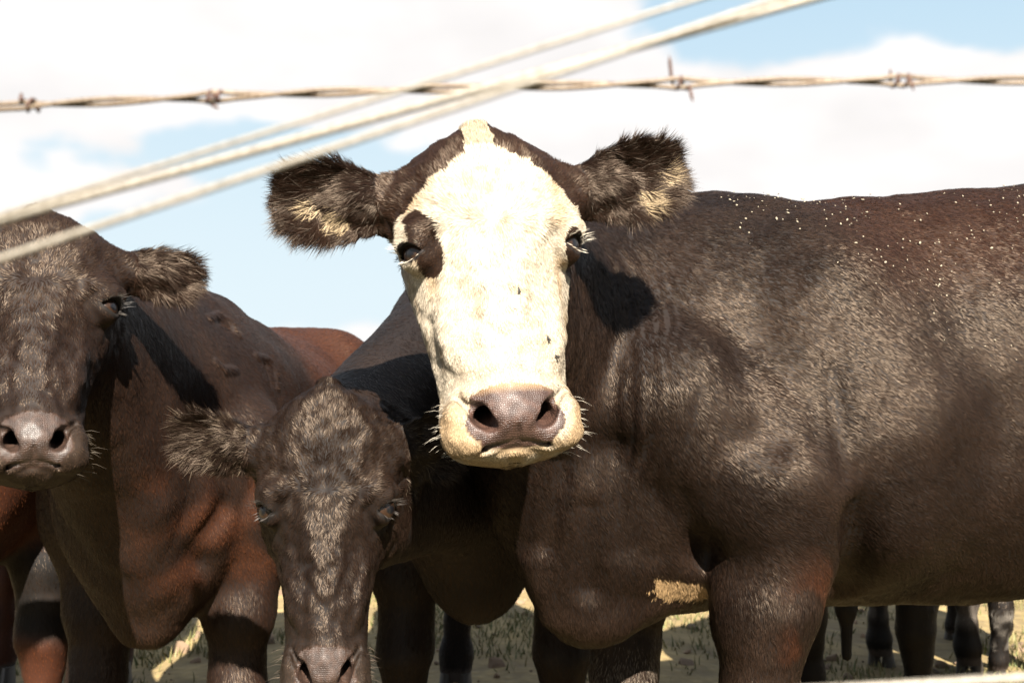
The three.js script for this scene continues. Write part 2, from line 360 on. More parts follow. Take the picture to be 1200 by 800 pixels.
  const bl = [1e9, 0, 1e9], bh = [-1e9, 1.5 * sc, -1e9];
  for (const t of [-0.62, 1.48]) for (const s of [-0.42, 0.42]) { const p = toWorld(t, s, 0); for (const i of [0, 2]) { bl[i] = Math.min(bl[i], p[i]); bh[i] = Math.max(bh[i], p[i]); } }
  const nb = hw(0, 0, -0.2);
  for (let i = 0; i < 3; i++) { bl[i] = Math.min(bl[i], nb[i] - 0.28); bh[i] = Math.max(bh[i], nb[i] + 0.28); }
  bl[1] = Math.max(bl[1], 0.045 * sc); bl[1] = 0.045 * sc;
  const body = surface(field, bl, bh, o.cell ?? 0.012, (x, y, z, r = 0) => !inHead(x, y, z, -0.024 - r));
  const head = surface(field, lo, hi, o.headCell ?? 0.004, (x, y, z, r = 0) => inHead(x, y, z, 0.006 + r));
  used = all; useTrunk = true;
  return { o, O, h, side, sc, hs, R, H, hLocal, hWorld, hDir, toWorld, ears, field, surf: joined([body, head]), hooves };
}
// ------------------------------------------------------------------ coats
const out3 = [0, 0, 0];
const padMask = (a, b, c) => {  // bare wet nose
  if (c < -0.05 || b > -0.19 || b < -0.31) return 0;
  const top = -0.207 - 0.22 * a * a / 0.07, e = Math.abs(a) / (0.061 + 0.010 * sstep(-0.23, -0.26, b) - 0.022 * sstep(-0.265, -0.292, b));
  return sstep(1.08, 0.94, e) * sstep(top + 0.006, top - 0.004, b) * sstep(-0.296, -0.290, b);
};
function coatOf(cow) {
  const { o, hLocal, ears, sc, O, h, side } = cow, g = { len: 0, lift: 0, wide: 1, bare: 0, dir: V(0, 0, 0), col: [0, 0, 0], jitter: 0.3 }, tmp = V(0, 0, 0);
  return (x, y, z, n, rnd) => {
    const [a, b, c] = hLocal(x, y, z), headish = c > -0.15 && Math.abs(a) < 0.4 && b > -0.38 && b < 0.28;
    const dx = x - O.x, dz = z - O.z, t = -(dx * h.x + dz * h.z) / sc, s = (dx * side.x + dz * side.z) / sc, yy = y / sc;
    let ear = null, eu = 0, ew = 0, en = 0;
    if (headish) for (const e of ears) { const [u, w, m] = earLocal(e, a, b, c); if (u > 0.035 && Math.abs(w) < 0.1 && Math.abs(m) < 0.08) { ear = e; eu = u / e.len; ew = w / e.wide; en = m; } }
    const head = headish && (!!ear || Math.abs(a) < 0.155);
    g.bare = 0; g.ear = !!ear; g.head = head;
    g.col[0] = g.col[1] = g.col[2] = 0.02;
    if (ear) {
      g.len = lerp(0.010, 0.027, sstep(0.15, 0.6, eu)) * lerp(0.6, 1.2, rnd()) * (en > -0.004 ? 1.1 : 0.7);
      g.lift = 0.38; g.jitter = 0.40; g.wide = 0.50;
      tmp.copy(ear.u).multiplyScalar(0.55 + 0.6 * eu).addScaledVector(ear.w, ew * 0.75 - 0.28 * (1 - eu)).addScaledVector(V(0, -1, 0), 0.25);
      g.dir.copy(cow.hDir(tmp.x, tmp.y, tmp.z));
    } else if (head) {
      const up = sstep(-0.01, 0.05, b);
      let ax = a * 5, ay = b * 6 * up - (1 - up) * (0.5 + sstep(0, -0.1, b) * 0.8);
      ax *= lerp(1, 0.25, sstep(-0.02, -0.12, b));
      const az = -Math.max(0, Math.abs(a) - 0.05) * 5;
      g.dir.copy(cow.hDir(ax, ay, az));
      g.len = lerp(0.012, 0.008, sstep(-0.05, -0.2, b)) * (o.woolly ?? 1) * lerp(1, 0.8, sstep(-0.2, -0.26, b));
      if (b > 0.11 && Math.abs(a) < 0.06) g.len *= 1.35;
      g.lift = o.sleek ? 0.22 : 0.20; g.jitter = o.sleek ? 0.20 : 0.34; g.wide = 0.75;
      const pm = padMask(a, b, c), ex = Math.hypot(Math.abs(a) - EYE[0], b - EYE[1], c - EYE[2]);
      if (pm > 0.45) g.bare = 1;
      if (ex < 0.05) { g.len *= 0.55; if (lidGap(Math.abs(a), b, c) < (o.sleek ? 0.0035 : 0.006)) g.bare = 2; }
      if (Math.abs(a) < 0.062 && b > -0.28 && b < -0.19 && c > -0.11 && c < -0.010 - (Math.abs(a) > 0.05 ? 0.012 : 0)) g.bare = 1;
      if (Math.hypot((Math.abs(a) - 0.046) / 0.8, b + 0.254) < 0.022 && c > -0.05) g.bare = Math.max(g.bare, 1);
    } else {
      const front = sstep(-0.12, -0.34, t), lg = sstep(0.72, 0.60, yy);
      g.dir.set(-h.x, 0, -h.z).multiplyScalar(lerp(0.75, 0.35, front) * (1 - lg));
      g.dir.y -= lerp(0.55, 1.0, Math.max(front, lg)); g.dir.addScaledVector(side, 0.12 * Math.sign(s));
      g.len = lerp(0.011, 0.014, sstep(0.72, 0.55, yy)) * (yy < 0.42 ? 0.8 : 1); g.lift = 0.17; g.jitter = 0.22; g.wide = 0.72;
      if (yy < 0.085) g.bare = 3;
    }
    o.paint(g, { x, y, z, a, b, c, t, s, yy, head, ear, eu, ew, en, rnd });
    return g;
  };
}
const skinMat = new THREE.MeshPhysicalMaterial({ vertexColors: true, roughness: 0.7, specularIntensity: 0.4 });
const padTexture = (() => {  // the pebbled skin of a nose
  const N = 512, d = new Uint8Array(N * N * 4), r = rng(5), pts = []; const G = 40;
  for (let j = 0; j < G; j++) for (let i = 0; i < G; i++) pts.push([(i + 0.15 + 0.7 * r()) / G, (j + 0.15 + 0.7 * r()) / G]);
  for (let y = 0; y < N; y++) for (let x = 0; x < N; x++) {
    const u = x / N, v = y / N, ci = Math.floor(u * G), cj = Math.floor(v * G); let m1 = 9, m2 = 9;
    for (let j = -1; j <= 1; j++) for (let i = -1; i <= 1; i++) {
      const p = pts[((cj + j + G) % G) * G + (ci + i + G) % G]; let du = Math.abs(u - p[0]), dv = Math.abs(v - p[1]); du = Math.min(du, 1 - du); dv = Math.min(dv, 1 - dv);
      const q = Math.hypot(du, dv) * G; if (q < m1) { m2 = m1; m1 = q; } else if (q < m2) m2 = q;
    }
    const k = 255 * clamp((m2 - m1) * 2.2, 0, 1) ** 0.6, i = (y * N + x) * 4; d[i] = d[i + 1] = d[i + 2] = k; d[i + 3] = 255;
  }
  const t = new THREE.DataTexture(d, N, N); t.wrapS = t.wrapT = THREE.RepeatWrapping; t.magFilter = THREE.LinearFilter; t.needsUpdate = true; return t;
})();
const padMat = new THREE.MeshPhysicalMaterial({ vertexColors: true, roughness: 0.5, clearcoat: 0.12, clearcoatRoughness: 0.4, bumpMap: padTexture, bumpScale: 0.0007 });
const hairMat = new THREE.MeshPhysicalMaterial({ vertexColors: true, roughness: 0.47, specularIntensity: 0.45, specularColor: new THREE.Color().setRGB(1, 0.79, 0.61), side: THREE.DoubleSide });
const lashMat = new THREE.MeshStandardMaterial({ vertexColors: true, roughness: 0.5, side: THREE.DoubleSide });
const eyeMat = new THREE.MeshPhysicalMaterial({ vertexColors: true, roughness: 0.3, specularIntensity: 0.5, clearcoat: 0.25, clearcoatRoughness: 0.05 });
const hoofMat = std(0.035, 0.028, 0.022, 0.6);
const eyeGeo = (() => {
  const g = new THREE.SphereGeometry(EYE_R, 40, 28), c = [], p = g.attributes.position;
  for (let i = 0; i < p.count; i++) {
    const z = p.getZ(i) / EYE_R, x = p.getX(i) / EYE_R, y = p.getY(i) / EYE_R;
    const pupil = z > 0 && (x / 0.42) ** 2 + (y / 0.24) ** 2 < 1, iris = z > 0.35;
    c.push(...(pupil ? [0.004, 0.004, 0.005] : iris ? [0.022, 0.011, 0.006] : [0.035, 0.018, 0.012]));
  }
  g.setAttribute('color', new THREE.Float32BufferAttribute(c, 3)); return g;
})();
const hoofGeo = (() => {   // one claw, 11 cm long
  const claw = (s) => {
    const g = new THREE.CylinderGeometry(0.030, 0.043, 0.075, 20, 5), p = g.attributes.position;
    for (let i = 0; i < p.count; i++) { const y = p.getY(i), z = p.getZ(i), x = p.getX(i); p.setXYZ(i, x * 0.62 + s * 0.029, y + 0.0375, z * (z > 0 ? 1.45 : 1.0) + 0.02 * (0.0375 - y) / 0.075); }
    g.computeVertexNormals(); return g;
  };
  return mergeGeometries([claw(-1), claw(1)]);
})();

class Strands {     // leaf-thin hairs, each a bent kite
  constructor(n) { this.p = new Float32Array(n * 12); this.n = new Float32Array(n * 12); this.c = new Float32Array(n * 12); this.i = new Uint32Array(n * 6); this.k = 0; this.max = n; }
  add(x, y, z, T0, T1, N, len, wide, col, tip = 1) {
    if (this.k >= this.max) return;
    const k = this.k++, q = k * 12, m = 0.45 * len, l = 0.55 * len;
    const wx = T0.y * N.z - T0.z * N.y, wy = T0.z * N.x - T0.x * N.z, wz = T0.x * N.y - T0.y * N.x, wl = wide * 0.5 / (Math.hypot(wx, wy, wz) || 1);
    const mx = x + T0.x * m, my = y + T0.y * m, mz = z + T0.z * m, P = this.p;
    P[q] = x; P[q + 1] = y; P[q + 2] = z;
    P[q + 3] = mx + wx * wl; P[q + 4] = my + wy * wl; P[q + 5] = mz + wz * wl;
    P[q + 6] = mx - wx * wl; P[q + 7] = my - wy * wl; P[q + 8] = mz - wz * wl;
    P[q + 9] = mx + T1.x * l; P[q + 10] = my + T1.y * l; P[q + 11] = mz + T1.z * l;
    for (let j = 0; j < 4; j++) { this.n[q + j * 3] = N.x; this.n[q + j * 3 + 1] = N.y; this.n[q + j * 3 + 2] = N.z; for (let c = 0; c < 3; c++) this.c[q + j * 3 + c] = col[c] * (j === 3 ? tip : 1); }
    const v = k * 4, w = k * 6; this.i[w] = v; this.i[w + 1] = v + 1; this.i[w + 2] = v + 2; this.i[w + 3] = v + 1; this.i[w + 4] = v + 3; this.i[w + 5] = v + 2;
  }
  geometry() {
    const g = new THREE.BufferGeometry(), s = (a, n) => a.subarray(0, n);
    g.setAttribute('position', new THREE.BufferAttribute(s(this.p, this.k * 12), 3)); g.setAttribute('normal', new THREE.BufferAttribute(s(this.n, this.k * 12), 3)); g.setAttribute('color', new THREE.BufferAttribute(s(this.c, this.k * 12), 3));
    g.setIndex(new THREE.BufferAttribute(s(this.i, this.k * 6), 1)); return g;
  }
}
const _n = V(0, 0, 0), _f = V(0, 0, 0), _T0 = V(0, 0, 0), _T1 = V(0, 0, 0), _N = V(0, 0, 0), _b = V(0, 0, 0);
function growHair(cow, coat, perM2, seed) {
  const { pos, normal, index } = cow.surf, rnd = rng(seed), S = new Strands(cow.o.most), want = new Float32Array(index.length / 3); let owed = 0, sum = 0;
  for (let q = 0; q < index.length; q += 3) {
    const A = index[q] * 3, B = index[q + 1] * 3, C = index[q + 2] * 3;
    const ux = pos[B] - pos[A], uy = pos[B + 1] - pos[A + 1], uz = pos[B + 2] - pos[A + 2], vx = pos[C] - pos[A], vy = pos[C + 1] - pos[A + 1], vz = pos[C + 2] - pos[A + 2];
    const area = 0.5 * Math.hypot(uy * vz - uz * vy, uz * vx - ux * vz, ux * vy - uy * vx);
    const cx = pos[A], cy = pos[A + 1], cz = pos[A + 2], vl = Math.hypot(cx, cy - 1, cz), face = -(normal[A] * cx + normal[A + 1] * (cy - 1) + normal[A + 2] * cz) / vl;
    if (face < -0.4) continue;
    const [px, py, dist] = toPixel(cx, cy, cz); let dens = perM2 * (1.8 / Math.max(1.5, dist)) ** 1.6;
    if (px < -260 || px > 1460 || py < -200 || py > 1000) dens *= 0.02; else if (px < -40 || px > 1240 || py > 840) dens *= 0.3;
    if (face < 0) dens *= 0.6;
    const [la, lb, lc] = cow.hLocal(cx, cy, cz), onHead = lc > -0.15 && Math.abs(la) < 0.4 && lb > -0.38 && lb < 0.28;
    if (onHead) dens *= Math.abs(la) > 0.155 ? 4.4 : 1.6;
    if (cow.o.thin) dens *= cow.o.thin(px, py, onHead);
    sum += want[q / 3] = area * dens;
  }
  const share = Math.min(1, (cow.o.most - 10) / sum);
  for (let q = 0; q < index.length; q += 3) {
    if (!want[q / 3]) continue;
    const A = index[q] * 3, B = index[q + 1] * 3, C = index[q + 2] * 3, dist = toPixel(pos[A], pos[A + 1], pos[A + 2])[2];
    owed += want[q / 3] * share;
    while (owed > 0) {
      owed -= 1;
      let r1 = rnd(), r2 = rnd(); if (r1 + r2 > 1) { r1 = 1 - r1; r2 = 1 - r2; } const r0 = 1 - r1 - r2;
      const x = pos[A] * r0 + pos[B] * r1 + pos[C] * r2, y = pos[A + 1] * r0 + pos[B + 1] * r1 + pos[C + 1] * r2, z = pos[A + 2] * r0 + pos[B + 2] * r1 + pos[C + 2] * r2;
      _n.set(normal[A] * r0 + normal[B] * r1 + normal[C] * r2, normal[A + 1] * r0 + normal[B + 1] * r1 + normal[C + 1] * r2, normal[A + 2] * r0 + normal[B + 2] * r1 + normal[C + 2] * r2).normalize();
      const g = coat(x, y, z, _n, rnd); if (g.bare || g.len <= 0) continue;
      _f.copy(g.dir); _f.addScaledVector(_n, -_f.dot(_n)); if (_f.lengthSq() < 1e-8) continue; _f.normalize();
      _b.crossVectors(_n, _f);
      const w = 38 / (cow.o.woolly ?? 1), swirl = g.jitter * (1.5 * noise3(x * w, y * w, z * w) + 0.9 * noiseB(x * 95, y * 95, z * 95) + 0.9 * (rnd() - 0.5) * 2);
      const cs = Math.cos(swirl), sn = Math.sin(swirl); _f.multiplyScalar(cs).addScaledVector(_b, sn);
      const l0 = Math.max(0.10, g.lift * (0.7 + 0.6 * rnd() + 0.5 * noiseB(x * w, y * w + 9, z * w))), l1 = l0 * 0.35;
      _T0.copy(_f).multiplyScalar(Math.cos(l0)).addScaledVector(_n, Math.sin(l0)); _T1.copy(_f).multiplyScalar(Math.cos(l1)).addScaledVector(_n, Math.sin(l1));
      _N.copy(_n).addScaledVector(_T0, -_n.dot(_T0)).normalize(); _b.crossVectors(_T0, _N); const ro = (rnd() - 0.5) * (g.head ? 0.6 : 0.7); _N.multiplyScalar(Math.cos(ro)).addScaledVector(_b, Math.sin(ro));
      const v = (0.66 + 0.68 * rnd()) * (1 + (g.head ? 0.15 : 0.3) * noiseB(x * 130, y * 130, z * 130)), col = [g.col[0] * v, g.col[1] * v, g.col[2] * v];
      S.add(x - _n.x * 0.0003, y - _n.y * 0.0003, z - _n.z * 0.0003, _T0, _T1, _N, g.len * (0.75 + 0.5 * rnd()), g.wide * 0.00125 * Math.max(1, dist / 1.75), col, 1.1);
    }
  }
  return S.geometry();
}
const cattle = {};
function buildCow(key, o) {
  const cow = makeCow(o), coat = coatOf(cow), root = new THREE.Group(); cattle[key] = cow;
  root.name = numbered(o.name); root.position.set(cow.O.x, 0, cow.O.z); scene.add(root); tag(root, o.label, o.category ?? 'cow', 'herd of cattle behind the fence');
  const { pos, normal, index } = cow.surf, n = pos.length / 3, col = new Float32Array(n * 3), uv = new Float32Array(n * 2), bare = new Uint8Array(n), half = () => 0.5, local = new Float32Array(pos);
  for (let i = 0; i < n; i++) {
    _n.set(normal[i * 3], normal[i * 3 + 1], normal[i * 3 + 2]);
    const g = coat(pos[i * 3], pos[i * 3 + 1], pos[i * 3 + 2], _n, half), k = g.bare ? 1 : 0.75; bare[i] = g.bare === 1 ? 1 : 0;
    for (let c = 0; c < 3; c++) col[i * 3 + c] = g.col[c] * k;
    const [a, b] = cow.hLocal(pos[i * 3], pos[i * 3 + 1], pos[i * 3 + 2]); uv[i * 2] = a * 8; uv[i * 2 + 1] = b * 8;
    local[i * 3] -= cow.O.x; local[i * 3 + 2] -= cow.O.z;
  }
  const furry = [], wet = [];
  for (let q = 0; q < index.length; q += 3) (bare[index[q]] && bare[index[q + 1]] && bare[index[q + 2]] ? wet : furry).push(index[q], index[q + 1], index[q + 2]);
  const g = new THREE.BufferGeometry();
  g.setAttribute('position', new THREE.BufferAttribute(local, 3)); g.setAttribute('normal', new THREE.BufferAttribute(normal, 3)); g.setAttribute('color', new THREE.BufferAttribute(col, 3)); g.setAttribute('uv', new THREE.BufferAttribute(uv, 2));
  g.setIndex(new THREE.BufferAttribute(Uint32Array.from(furry.concat(wet)), 1)); g.addGroup(0, furry.length, 0); g.addGroup(furry.length, wet.length, 1);
  put('body', g, [skinMat, padMat], root);
  for (const s of [-1, 1]) {
    const e = put('eye', eyeGeo, eyeMat, root), d = cow.hDir(EA.x * s, EA.y, EA.z), p = cow.hWorld(EYE[0] * s, EYE[1], EYE[2]);
    e.position.set(p.x - cow.O.x, p.y, p.z - cow.O.z); e.lookAt(p.clone().add(d)); e.quaternion.setFromUnitVectors(V(0, 0, 1), d); e.scale.setScalar(cow.hs);
  }
  for (const [t, s] of cow.hooves) { const p = cow.toWorld(t, s, 0), hf = put('hoof', hoofGeo, hoofMat, root); hf.position.set(p[0] - cow.O.x, 0, p[2] - cow.O.z); hf.rotation.y = Math.atan2(cow.h.x, cow.h.z); hf.scale.setScalar(cow.sc * 1.05); }
  const shift = (geo) => geo.translate(-cow.O.x, 0, -cow.O.z);
  if (o.hair) { const hm = put('coat_hair', shift(growHair(cow, coat, o.hair, o.seed)), hairMat, root); hm.userData.kind = 'stuff'; }
  // lashes and whiskers
  if (o.lash) {
    const r = rng(o.seed + 77), S = new Strands(1200);
    for (const s of [-1, 1]) for (let k = 0; k < 44; k++) {
      const u = r() * 2 - 1, low = k > 30, hx = 0.022 * u, up = (low ? -0.0118 : 0.0128) * (1 - u * u * 0.85), oo = Math.sqrt(0.0288 ** 2 - hx * hx - up * up);
      const at3 = V(EYE[0], EYE[1], EYE[2]).addScaledVector(EH, hx).addScaledVector(EU, up).addScaledVector(EA, oo), b = cow.hWorld(at3.x * s, at3.y, at3.z);
      const dv = EA.clone().multiplyScalar(0.9).addScaledVector(EH, 0.5 * u + 0.3 * (r() - 0.5)).addScaledVector(EU, low ? -0.45 : 0.35 + 0.2 * r()), d = cow.hDir(dv.x * s, dv.y, dv.z).normalize(), d1 = d.clone().add(V(0, low ? 0 : -0.35, 0)).normalize();
      _N.set(0, 0, 1).addScaledVector(d, -d.z).normalize();
      S.add(b.x, b.y, b.z, d, d1, _N, (low ? 0.011 : 0.022) * (0.7 + 0.5 * r()), 0.0007, o.lash);
    }
    const e = put('eyelashes', shift(S.geometry()), lashMat, root); e.userData.kind = 'stuff';
    const W = new Strands(400);
    for (const s of [-1, 1]) for (let k = 0; k < 34; k++) {
      const b0 = -0.22 - 0.08 * r(), zz = -0.02 - 0.07 * r(); let xx = 0.13; for (let j = 0; j < 40 && headField(xx, b0, zz, []) > 0; j++) xx -= 0.0015;
      const b = cow.hWorld(s * xx, b0, zz), d = cow.hDir(s, -0.45 + 0.7 * r(), 0.1 + 0.8 * (r() - 0.4)).normalize(), d1 = d.clone().add(V(0, -0.35, 0)).normalize();
      _N.set(0, 0, 1).addScaledVector(d, -d.z).normalize(); W.add(b.x, b.y, b.z, d, d1, _N, 0.008 + 0.03 * r() * r(), 0.0004, o.whisker ?? o.lash);
    }
    const w = put('whiskers', shift(W.geometry()), lashMat, root); w.userData.kind = 'stuff';
  }
  return root;
}

// ------------------------------------------------------------------ the herd
const mix3 = (c, r, g, b, k) => { c[0] = lerp(c[0], r, k); c[1] = lerp(c[1], g, k); c[2] = lerp(c[2], b, k); };
const set3 = (c, r, g, b) => { c[0] = r; c[1] = g; c[2] = b; };
function dark(g, q, red = 0) {       // black-brown hair with sun-bleached patches
  const f = fbm(q.x * 5, q.y * 5, q.z * 5, 3) + (q.head ? 0.35 : 0.15) * noiseB(q.x * 55, q.y * 55, q.z * 55), v = sstep(-0.35, 0.45, f) * (q.ear ? 0.35 : q.head ? 0.75 : 1);
  set3(g.col, lerp(0.0036, 0.0090, v), lerp(0.0024, 0.0056, v), lerp(0.0018, 0.0039, v));
  if (red > 0) mix3(g.col, 0.046, 0.0140, 0.0058, clamp(red, 0, 1));
}
function darkNose(g, q) {
  if (g.bare === 1) { const k = sstep(-0.2, 0.4, noiseB(q.a * 70, q.b * 70, q.c * 70)); set3(g.col, lerp(0.022, 0.038, k), lerp(0.0115, 0.020, k), lerp(0.0075, 0.013, k)); }
  if (g.bare === 2) set3(g.col, 0.008, 0.006, 0.005);
  if (g.bare === 3) set3(g.col, 0.04, 0.03, 0.025);
}
// the white-faced cow
buildCow('main', {
  name: 'white_faced_cow', label: 'black cow with a cream white face staring straight ahead', seed: 101, fine: true, cell: 0.0098, headCell: 0.0037, hair: 640000, most: 480000,
  at: [0.42, 0, -2.35], heading: [-0.95, 0, 0.31], scale: 1.0, sleek: true, woolly: 0.75, fore: [[-0.065, 0.205], [-0.14, -0.185]], arm: [[[-0.10, 0.185, 0.95], [-0.015, 0.225, 0.815], [-0.05, 0.215, 0.62], [-0.06, 0.207, 0.50]], [0.105, 0.112, 0.088, 0.066], 0.018],
  head: { at: at(581, 281, 1.70).toArray(), yaw: 0.15, pitch: -0.20, roll: 0.075, scale: 0.98, slim: 0.04 }, rear: -0.032, neckSide: -0.09, neckMid: [0.09, 1.16, -2.22],
  dents: [[822, 640, 830, 720, 0.035, 0.022], [715, 530, 735, 640, 0.035, 0.014], [765, 580, 770, 650, 0.03, 0.009], [972, 440, 988, 555, 0.018, 0.005], [890, 490, 925, 550, 0.075, -0.010], [893, 515, 900, 520, 0.035, 0.014], [1005, 610, 990, 690, 0.04, 0.024], [655, 545, 640, 640, 0.018, 0.014], [690, 600, 690, 690, 0.022, 0.012], [1080, 255, 1125, 330, 0.035, 0.007], [1130, 245, 1190, 330, 0.035, 0.006], [620, 660, 640, 720, 0.03, -0.012]],
  ears: [makeEar(-1, [-1, 0.10, -0.02], [0.1, -0.35, 1]), makeEar(1, [1, 0.20, -0.10], [-0.05, -0.30, 1], 0.20)],
  mass: [[[0.10, 0.15, 1.12], [0.16, 0.19, 0.92], [0.18, 0.19, 0.78]], [0.11, 0.125, 0.11], 0.12],
  lash: [0.35, 0.31, 0.25],
  folds: (x, y, z, a, b, c) => {
    if (c > -0.16 && Math.abs(a) < 0.3 && b > -0.4) return 0;
    const m = sstep(-0.02, 0.06, x) * sstep(0.40, 0.22, x) * sstep(0.72, 0.9, y) * sstep(1.30, 1.18, y);
    if (m <= 0) return 0;
    const ph = x * 215 + 22 * (y - 1) * (x - 0.1) + 7 * noise3(x * 6, y * 4, z * 5); return m * 0.0022 * (0.4 + 0.9 * sstep(-0.4, 0.5, noiseB(x * 9, y * 3, z * 9))) * (Math.sin(ph) * 0.7 + 0.5 * Math.sin(ph * 0.53 + 1.3));
  },
  paint(g, q) {
    const { a, b, c, t, yy, s } = q;
    const f = 0.006 * noiseB(a * 40, b * 40, c * 40);
    if (q.head && !q.ear) {
      const stripe = b > 0.125 && a > -0.026 + f * 0.5 && a < 0.016 + f * 0.5;
      const lim = b > 0.02 ? 0.140 - 1.05 * Math.max(0, b - 0.045) - 0.6 * Math.max(0, b - 0.10) : 0.2;
      const white = c > -0.135 + f && (stripe || (Math.abs(a - 0.004) < lim + f && b < 0.146 + f));
      const patchL = ((a + 0.099 - (b - 0.01) * -0.22) / 0.023) ** 2 + ((b - 0.008) / 0.048) ** 2 < 1 + f * 14;
      const patchR = ((a - 0.116) / 0.016) ** 2 + ((b + 0.010) / 0.026) ** 2 < 1 + f * 10;
      if (white && !patchL && !patchR) {
        set3(g.col, 0.29, 0.246, 0.188); if (b > 0.145) set3(g.col, 0.19, 0.155, 0.108);
        const tan = sstep(0.1, 0.7, 0.6 * fbm(a * 16, b * 9, c * 16, 3) + 0.55 * sstep(-0.17, -0.28, b) + 0.25 * sstep(0.07, 0.1, Math.abs(a)));
        mix3(g.col, 0.22, 0.145, 0.075, 0.85 * tan);
      } else dark(g, q, 0.15);
      if (g.bare === 1) { const k = sstep(-0.3, 0.5, noiseB(a * 60, b * 60, c * 60)); set3(g.col, lerp(0.030, 0.052, k), lerp(0.0140, 0.0255, k), lerp(0.0095, 0.0175, k)); if (b > -0.222) mix3(g.col, 0.18, 0.11, 0.055, sstep(-0.226, -0.208, b)); if (b < -0.293) set3(g.col, 0.11, 0.062, 0.033); }
      if (g.bare === 2) set3(g.col, 0.010, 0.007, 0.006);
    } else if (q.ear) {
      dark(g, q, 0.1);
      const lightL = q.ear.side < 0 && q.en > -0.012 && (Math.hypot((q.eu - 0.50) / 0.10, (q.ew + 0.45) / 0.34) < 1 || Math.hypot((q.eu - 0.70) / 0.07, (q.ew + 0.05) / 0.26) < 1);
      const lightR = q.ear.side > 0 && q.en > -0.012 && (Math.hypot((q.eu - 0.64) / 0.09, (q.ew + 0.55) / 0.32) < 1 || Math.hypot((q.eu - 0.84) / 0.12, (q.ew + 0.05) / 0.20) < 1);
      if ((lightL || lightR) && q.rnd() < 0.62) set3(g.col, 0.24, 0.18, 0.11);
      else if (q.rnd() < 0.08) set3(g.col, 0.06, 0.047, 0.036);
    } else {
      const saddle = sstep(0.02, 0.2, t) * sstep(0.75, 0.45, t) * sstep(1.08, 1.25, yy), leg = sstep(0.75, 0.62, yy) * sstep(0.35, 0.5, yy) * sstep(-0.10, 0.0, t) * (t < 0.06 && s > 0.1 ? 1 : 0);
      dark(g, q, 0.22 * saddle + 0.5 * leg * sstep(-0.2, 0.3, noise3(q.x * 9, q.y * 9, q.z * 9)) + 0.06);
      if (yy < 0.50 && q.rnd() < sstep(0.50, 0.38, yy) * 0.5) set3(g.col, 0.07, 0.056, 0.043);
if (Math.abs(q.x - 0.297) < 0.055 + 0.02 * noiseB(q.x * 40, q.y * 40, q.z * 40) && Math.abs(q.y - 0.634 - 0.15 * (0.297 - q.x)) < 0.026 + 0.008 * noiseB(q.x * 60, q.y * 60, q.z * 60) && s < 0.15 && q.x < 0.345) set3(g.col, 0.24, 0.155, 0.078);
    }
    if (g.bare === 3) set3(g.col, 0.04, 0.03, 0.025);
  },
});
const plainEars = (l = 0.05, r = 0.05) => [makeEar(-1, [-1, l, -0.1], [0, -0.25, 1]), makeEar(1, [1, r, -0.1], [0, -0.25, 1])];
// the cow whose face is cut by the edge of the picture
buildCow('left', {
  name: 'black_cow', label: 'dark brown black cow with a brown nose and raised brand scars on its shoulder', seed: 202, fine: true, cell: 0.0098, headCell: 0.0045, hair: 560000, most: 225000, woolly: 0.72,
  at: [-0.715, 0, -2.74], heading: [-0.04, 0, 1], scale: 0.875, brisket: 0.75, rear: 0.09, fore: [[-0.17, 0.175], [-0.15, -0.17]],
  dents: [[262, 600, 244, 625, 0.025, 0.025], [226, 650, 232, 730, 0.035, 0.026], [190, 600, 180, 690, 0.055, -0.014], [245, 373, 256, 369, 0.007, -0.010], [256, 369, 268, 376, 0.007, -0.010], [268, 376, 279, 392, 0.007, -0.010], [256, 376, 270, 384, 0.008, 0.007], [252, 424, 262, 434, 0.007, -0.010], [262, 434, 275, 433, 0.007, -0.010], [300, 417, 314, 421, 0.007, -0.010], [314, 421, 323, 436, 0.007, -0.010], [323, 436, 324, 456, 0.007, -0.010], [312, 428, 318, 450, 0.008, 0.007]],
  head: { at: at(42, 348, 1.90).toArray(), yaw: 0.36, pitch: -0.34, roll: 0.0, scale: 0.915, wide: 1.05, slim: 0.22 },
  ears: [makeEar(-1, [-1, -0.1, -0.25], [0, -0.25, 1]), makeEar(1, [1, 0.02, -0.15], [0, -0.35, 1], 0.150, 0.044)],
  lash: [0.02, 0.016, 0.012], whisker: [0.06, 0.045, 0.03],
  paint(g, q) {
    if (q.head) { dark(g, q, 0.1); mix3(g.col, 0.035, 0.022, 0.014, 0.45 * sstep(-0.18, -0.25, q.b)); if (q.ear && q.en > 0 && q.rnd() < 0.05) set3(g.col, 0.045, 0.032, 0.022); }
    else {
      dark(g, q, 0.5 * sstep(0.15, 0.4, q.t) * sstep(1.0, 1.15, q.yy) + 0.12);
      mix3(g.col, 0.028, 0.0098, 0.0046, sstep(0.0, 0.12, q.s) * sstep(0.62, 0.72, q.yy) * sstep(0.98, 0.88, q.yy) * sstep(0.2, 0.05, q.t) * sstep(-0.45, 0.3, noise3(q.x * 7, q.y * 7, q.z * 7)));
    }
    darkNose(g, q);
  },
});
